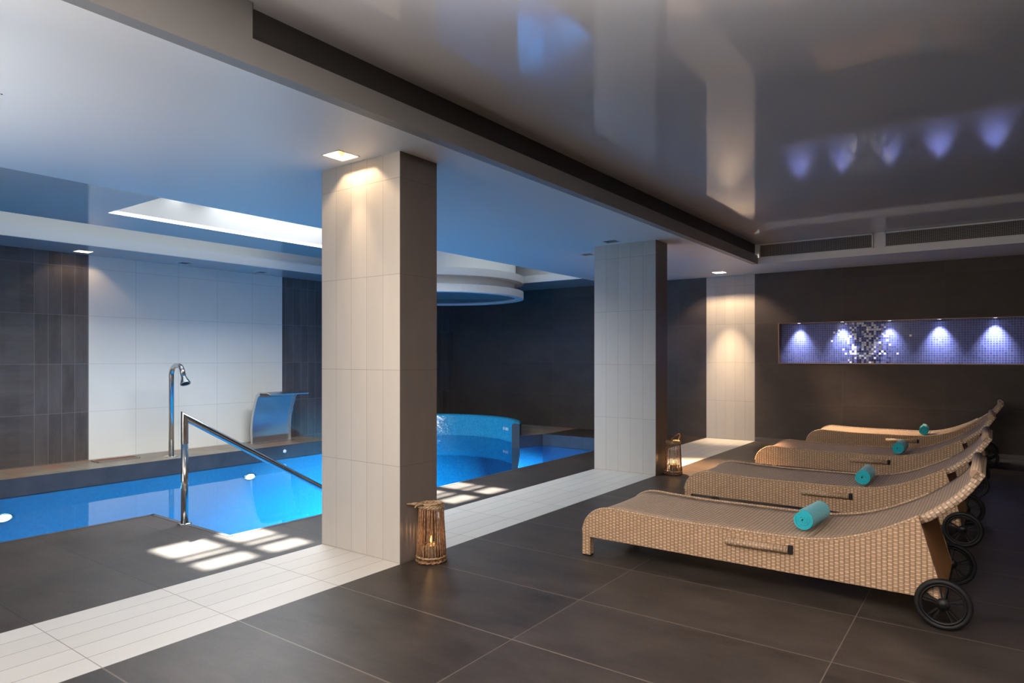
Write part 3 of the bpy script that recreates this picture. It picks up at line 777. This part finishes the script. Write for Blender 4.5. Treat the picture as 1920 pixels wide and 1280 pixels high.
def make_lounger(label, loc):
    L = thing('sun_lounger', label, 'sun lounger', loc, 0, 'row of rattan sun loungers')
    seat_l = smooth_line(TOP[1:], 6)
    back_l = smooth_line(BACK, 6)
    slab('seat', seat_l, .022, .028, LW - .028, M['seatweave'], L, bow=.006)
    slab('backrest', back_l, .036, .0, LW, M['seatweave'], L, inset=.027, bow=.006)
    # head-end lip
    bm = bmesh.new(); uvl = bm.loops.layers.uv.new('UVMap'); tube(bm, [(2.040, .0, .722), (2.040, LW, .722)], .021, 14, uvl=uvl); obj('head_roll', bm, M['seatweave'], L)
    side_line = seat_l + back_l[:26]
    side_line = [p for p in side_line if p.x <= 1.824]
    side_top = [Vector((p.x, p.y - .004)) for p in side_line]
    side_top.append(Vector((1.905, .215)))
    bot = []
    for p in side_top: bot.append(Vector((min(max(p.x, 0.0), 1.93), .125)))
    # rear slope: bottom corner runs past the top corner
    n = len(side_top)
    for i in range(n):
        x = side_top[i].x
        bot[i] = Vector((x * 1.0 if x < 1.2 else 1.2 + (x - 1.2) * (1.925 - 1.2) / (1.905 - 1.2), .125 if i else .125))
    side_top[-1] = Vector((1.905, .20)); 
    for y0, y1 in ((.0, .028), (LW - .028, LW)):
        panel('side_panel', side_top, bot, y0, y1, M['sideweave'], L)
    # legs at the foot
    for y0, y1 in ((.0, .05), (LW - .05, LW)):
        bm = bmesh.new(); uvl = bm.loops.layers.uv.new('UVMap'); bx(bm, .0, .055, y0, y1, .012, .13)
        for f in bm.faces:
            for lp in f.loops:
                c = lp.vert.co; lp[uvl].uv = (c.x + c.y, c.z)
        lg = obj('leg', bm, M['sideweave'], L)
        bm = bmesh.new(); bx(bm, .003, .052, y0 + .003, y1 - .003, 0, .012); obj('foot_pad', bm, M['dark'], lg)
    # apron at the foot end and brown board at the head end
    bm = bmesh.new(); uvl = bm.loops.layers.uv.new('UVMap'); bx(bm, .002, .022, .028, LW - .028, .125, .165)
    for f in bm.faces:
        for lp in f.loops: lp[uvl].uv = (lp.vert.co.y, lp.vert.co.z)
    obj('foot_apron', bm, M['sideweave'], L)
    bm = bmesh.new()
    q = [(1.823, .485), (1.924, .125), (1.904, .125), (1.800, .470)]
    A_ = [bm.verts.new((x, .028, z)) for x, z in q]; B_ = [bm.verts.new((x, LW - .028, z)) for x, z in q]
    for k in range(4): bm.faces.new((A_[k], A_[(k + 1) % 4], B_[(k + 1) % 4], B_[k]))
    bm.faces.new(A_); bm.faces.new(B_[::-1]); obj('rear_board', bm, M['rear'], L)
    bm = bmesh.new(); bx(bm, .03, 1.88, .028, LW - .028, .128, .136); obj('under_frame', bm, M['dark'], L)
    # rope trims along the upper edges
    for y in (.012, LW - .012):
        bm = bmesh.new(); uvl = bm.loops.layers.uv.new('UVMap')
        tube(bm, [(p.x, y, p.y + .001) for p in side_line], .010, 8, uvl=uvl); obj('edge_braid', bm, M['braid'], L)
    # handles
    for y, s in ((-.012, -1), (LW + .012, 1)):
        bm = bmesh.new(); uvl = bm.loops.layers.uv.new('UVMap'); tube(bm, [(.915, y, .243), (1.24, y, .247)], .020, 14, uvl=uvl)
        h = obj('handle', bm, M['braid'], L)
        bm = bmesh.new(); bx(bm, 1.238, 1.262, min(y * 1.0, y - s * .012), max(y, y - s * .012) ,   .226, .270); obj('handle_bracket', bm, M['dark'], h)
    # wheels
    bm = bmesh.new(); tube(bm, [(1.92, .03, .115), (1.92, LW - .03, .115)], .012, 12); obj('axle', bm, M['dark'], L)
    for yc, s in ((-.022, -1), (LW + .022, 1)):
        bm = bmesh.new()
        # rim
        lathe(bm, [(.083, -.012), (.094, -.014), (.094, .014), (.083, .012), (.083, -.012)], 40)
        # hub
        lathe(bm, [(0, -.022), (.022, -.020), (.026, -.012), (.026, .016), (0, .018)], 24)
        for k in range(5):
            for dlt in (-.16, .16):
                a = 2 * PI * k / 5 + dlt + .3
                c, sn = math.cos(a), math.sin(a); px, py = -sn * .0035, c * .0035
                pts8 = []
                for r in (.022, .085):
                    for w in (-1, 1):
                        for z in (-.009, .009):
                            pts8.append(bm.verts.new((c * r + px * w, sn * r + py * w, z)))
                for f in ((0, 1, 3, 2), (4, 6, 7, 5), (0, 4, 5, 1), (2, 3, 7, 6), (0, 2, 6, 4), (1, 5, 7, 3)): bm.faces.new([pts8[i] for i in f])
        w = obj('wheel', bm, M['wheel'], L); w.location = (1.92, yc, .115); w.rotation_euler = (PI / 2, 0, 0)
        bm = bmesh.new(); lathe(bm, [(.094, -.016), (.108, -.017), (.115, -.010), (.115, .010), (.108, .017), (.094, .016), (.094, -.016)], 48)
        obj('tire', bm, M['dark'], w)
    return L
LPOS = [(-2.115, 3.66, 'woven rattan sun lounger nearest the camera'), (-2.095, 5.32, 'woven rattan sun lounger second from the camera'),
        (-2.075, 7.26, 'woven rattan sun lounger third from the camera'), (-2.0, 9.28, 'woven rattan sun lounger closest to the mosaic niche wall')]
L0 = make_lounger(LPOS[0][2], (LPOS[0][0], LPOS[0][1], 0))
for x, y, lab in LPOS[1:]:
    c = copy_tree(L0); c.location = (x, y, 0); c['label'] = lab

# ------------------------------------------------------------------ rolled towels
def towel_mesh():
    bm = bmesh.new(); turns = 4.6; n = 150; Rm = .052; th = .0096
    inn, outr = [], []
    for i in range(n + 1):
        a = 2 * PI * turns * i / n; r = .0045 + (Rm - .0045) * i / n
        wob = 1 + .03 * math.sin(a * 1.3 + .5)
        for lst, rr in ((inn, (r - th * .5) * wob), (outr, (r + th * .5) * wob)): lst.append((rr * math.cos(a - PI * .62), rr * math.sin(a - PI * .62)))
    ys = [-.15, -.146, -.14, 0, .14, .146, .15]
    def lay(lst, flip):
        return [[bm.verts.new((x * sc_, y, z * sc_)) for x, z in lst] for y, sc_ in zip(ys, (1,) * 7)]
    A, B = lay(inn, 0), lay(outr, 1)
    for g in (A, B):
        for a, b in zip(g, g[1:]):
            for i in range(n):
                f = bm.faces.new((a[i], a[i + 1], b[i + 1], b[i])); f.smooth = True
    for j in (0, -1):
        for i in range(n): bm.faces.new((A[j][i], A[j][i + 1], B[j][i + 1], B[j][i]))
    for i in (0, n):
        for j in range(len(ys) - 1): bm.faces.new((A[j][i], A[j + 1][i], B[j + 1][i], B[j][i]))
    bmesh.ops.recalc_face_normals(bm, faces=bm.faces[:])
    me = bpy.data.meshes.new('towel'); bm.to_mesh(me); bm.free(); me.materials.append(M['towel']); return me
tm = towel_mesh()
for k, ((x, y, rz), lab) in enumerate(zip(((1.285, .33, -.10), (1.30, .30, .02), (1.31, .32, -.03), (1.29, .30, .05)),
        ('rolled turquoise towel on the lounger nearest the camera', 'rolled turquoise towel on the second lounger from the camera', 'rolled turquoise towel on the third lounger from the camera', 'rolled turquoise towel on the lounger closest to the niche wall'))):
    o = bpy.data.objects.new('rolled_towel', tm); COL.objects.link(o)
    o.location = (LPOS[k][0] + x, LPOS[k][1] + y, .313 + .0555); o.rotation_euler = (0, 0, rz)
    tag(o, lab, 'towel', 'rolled towels on the loungers')

# ------------------------------------------------------------------ lanterns
def lantern(loc, rz, label, style):
    t = thing('lantern', label, 'lantern', loc, rz, None)
    H_, R0, R1 = .345, .090, .072
    def rad(z): return R0 + (R1 - R0) * (z / H_)
    nrod = 30
    bm = bmesh.new(); rnd = random.Random(3 + style)
    for k in range(nrod):
        a = 2 * PI * k / nrod + rnd.uniform(-.03, .03)
        pts = []
        for z in (.0, .09, .18, .27, H_):
            aa = a + rnd.uniform(-.02, .02); r = rad(z) + rnd.uniform(-.0015, .0015)
            pts.append((r * math.cos(aa), r * math.sin(aa), z))
        tube(bm, pts, rnd.uniform(.0033, .0046), 6)
    obj('rods', bm, M['twig'], t)
    def hoop(z, r, rt, name, mat, wob=.0, pitch=0):
        bm = bmesh.new(); n = 48
        for ph in (0, PI):
            tube(bm, [((r + rt * .8 * math.cos(9 * 2 * PI * k / n + ph)) * math.cos(2 * PI * k / n), (r + rt * .8 * math.cos(9 * 2 * PI * k / n + ph)) * math.sin(2 * PI * k / n), z + rt * .8 * math.sin(9 * 2 * PI * k / n + ph)) for k in range(n)], rt, 6, closed=True)
        obj(name, bm, mat, t)
    hoop(.010, R0, .0055, 'base_hoop', M['twig']); hoop(.035, R0 - .001, .0045, 'base_hoop', M['rope'])
    hoop(H_ - .008, R1 + .001, .0065, 'top_hoop', M['rope']); hoop(H_ + .004, R1 - .003, .006, 'top_hoop', M['rope'])
    # floor of the lantern with an inner cage ring
    bm = bmesh.new(); lathe(bm, [(0, .012), (R0 - .006, .012), (R0 - .006, .018), (0, .018)], 28); obj('base_plate', bm, M['twig'], t)
    bm = bmesh.new(); n = 36; tube(bm, [(.056 * math.cos(2 * PI * k / n), .056 * math.sin(2 * PI * k / n), .10) for k in range(n)], .0035, 6, closed=True)
    for k in range(12):
        a = 2 * PI * k / 12; tube(bm, [(.056 * math.cos(a), .056 * math.sin(a), .018), (.056 * math.cos(a), .056 * math.sin(a), .10)], .0022, 5)
    obj('inner_cage', bm, M['rope'], t)
    bm = bmesh.new(); lathe(bm, [(.0, .019), (.050, .019), (.050, .26), (.048, .26), (.048, .022), (0, .022)], 32); obj('glass_cylinder', bm, M['glass'], t)
    # rope handle
    bm = bmesh.new()
    if style == 0:
        for ph in (0, 2.1, 4.2):
            pts = []
            for k in range(26):
                s = k / 25; a = math.radians(-150) * s + math.radians(10)
                r = R1 + .002 + (.0 if s < .7 else (s - .7) * .22)
                aa = a if s < .7 else math.radians(-95)
                pts.append((r * math.cos(aa) + .004 * math.cos(7 * s * 2 * PI / 3 + ph), r * math.sin(aa) + .004 * math.sin(ph + s * 14), H_ + .014 + .004 * math.cos(ph + s * 14)))
            tube(bm, pts, .0045, 6)
        tw = [((R1 + d) * math.cos(3.95), (R1 + d) * math.sin(3.95), H_ + .006 + d * .1) for d in (-.01, .02, .05, .078)]
        tube(bm, tw, [.007, .007, .006, .003], 8); tube(bm, [(p[0] + .006, p[1], p[2] + .007) for p in tw[:3]], [.005, .005, .003], 6)
    else:
        pts = [(.0 + .05 * math.cos(PI * k / 20) + .06 * math.sin(PI * k / 20) * .9, .05 * math.cos(PI * k / 20), H_ + .085 * math.sin(PI * k / 20)) for k in range(21)]
        tube(bm, pts, .005, 8)
        tube(bm, [(p[0] + .004, p[1] + .006, p[2] - .004) for p in pts], .004, 6)
    obj('handle', bm, M['rope'] if style == 0 else M['twig'], t)
    # candle
    c = tag(thing('candle', 'x', 'candle', loc), 'cream candle burning inside the lantern at the nearer pillar' if style == 0 else 'cream candle burning inside the lantern at the farther pillar', 'candle')
    c.location = (loc[0], loc[1], .0225)
    bm = bmesh.new(); lathe(bm, [(0, 0), (.032, 0), (.034, .01), (.034, .075), (.030, .08), (0, .076)], 28); obj('wax', bm, M['candle'], c)
    bm = bmesh.new(); tube(bm, [(0, 0, .075), (.001, 0, .092)], .0015, 6); obj('wick', bm, M['dark'], c)
    bm = bmesh.new(); lathe(bm, [(0, .088), (.006, .096), (.0075, .104), (.005, .118), (0, .134)], 14); obj('flame', bm, M['flame'], c)
    light('candle_light', 'POINT', (loc[0], loc[1], .16), .5, (1.0, .5, .18), .008)
lantern((-2.808, 3.01, 0), .1, 'wicker candle lantern with rope handle beside the nearer pillar', 0)
lantern((-2.800, 6.79, 0), .5, 'wicker candle lantern beside the farther pillar', 1)

# ------------------------------------------------------------------ lights
# sun through the clear skylight panes
sun = light('sun', 'SUN', (0, 0, 10), 62.0, (1.0, .95, .86), math.radians(1.5))
aim(sun, Vector((0, 0, 10)) + Vector((.612, -.25, -1)))
for x, y, tgt, e, e2 in ((-3.275, 2.70, (-3.275, 2.86, .9), 30, 14.0), (-8.685, 3.345, (-8.90, 3.345, .8), 16, 7), (-3.275, 9.665, (-3.275, 9.98, .9), 420, 70.0), (-3.275, 7.035, (-2.6, 7.25, 0), 3200, 16.0), (-3.275, 9.665, (-1.3, 9.62, .3), 1050, 0.0)):
    l = light('downlight_lamp', 'SPOT', (x, y, 2.555), e, (1.0, .60, .32) if e > 2000 else WARM, .014, spot_size=math.radians(42), spot_blend=1.0); aim(l, tgt)
    if not e2: l.data.spot_size = math.radians(36); continue
    l = light('downlight_glow', 'SPOT', (x, y, 2.56), e2, WARM, .012, spot_size=math.radians(150), spot_blend=.6)
for x, y, e in ((-2.95, .1, 200), (-2.98, -1.2, 130)):  # added fill spots without fixtures, to brighten the loungers
    l = light('added_lounger_fill', 'SPOT', (x, y, 2.46), e, (1.0, .82, .62), .06, spot_size=math.radians(66), spot_blend=.8); aim(l, (-.9, 5.4, .2))
up = light('added_ceiling_fill', 'AREA', (.1, -.1, .6), 560, (1.0, .92, .86), .9, (PI, 0, 0), spread=math.radians(105))  # this and the next two: added upward fill without fixtures, brightens the ceilings
up3 = light('added_ceiling_fill', 'AREA', (-.3, 1.0, .3), 26, (1.0, .95, .91), .3, (PI, 0, 0), spread=math.radians(100))
up2 = light('added_ceiling_fill', 'AREA', (-3.9, -.5, .2), 44, (1.0, .95, .90), .9, (PI, 0, 0), spread=math.radians(105))
# underwater lamps
for y, e in ((5.17, 62), (2.41, 62), (-1.0, 50)):
    light('pool_lamp_beam', 'SPOT', (XC + .03, y, -.40), e, (.26, .70, 1.0), .015, (0, -math.radians(90), 0), spot_size=math.radians(165), spot_blend=.6)
for x, y, e in ((PE2 - .03, 4.2, 8), (PE2 - .03, 6.0, 24), (PE2 - .03, 7.3, 270), (PE2 - .03, 8.5, 70), (PE1 - .03, 1.6, 10), (PE1 - .03, -.8, 10)):
    light('added_pool_fill', 'AREA', (x, y, -.62), e * 1.5, (.26, .70, 1.0), .22, (0, math.radians(58), 0), shape='DISK', spread=math.radians(92))  # added underwater fill without fixtures, brightens basin and alcove

# ------------------------------------------------------------------ world, camera, view
w = bpy.data.worlds.new('World'); sc.world = w; w.use_nodes = True
w.node_tree.nodes['Background'].inputs[0].default_value = (.80, .90, 1.0, 1); w.node_tree.nodes['Background'].inputs[1].default_value = 12.0
cam = bpy.data.cameras.new('Camera'); co = bpy.data.objects.new('Camera', cam); COL.objects.link(co)
cam.sensor_width = 36; cam.lens = 36 * 1244.3 / 1920; cam.shift_y = 30.22 / 1920
co.location = (0, 0, 1.25); co.rotation_euler = (PI / 2, 0, .6296)
cam.clip_start = .05
sc.camera = co
sc.view_settings.view_transform = 'Standard'; sc.view_settings.look = 'None'
sc.view_settings.exposure = 0.0; sc.view_settings.gamma = 1.0; sc.view_settings.use_curve_mapping = False
sc.cycles.use_denoising = True
sc.cycles.max_bounces = 10; sc.cycles.diffuse_bounces = 5; sc.cycles.glossy_bounces = 4; sc.cycles.transparent_max_bounces = 16
sc.cycles.sample_clamp_indirect = 6.0
sc.cycles.caustics_reflective = False; sc.cycles.caustics_refractive = False
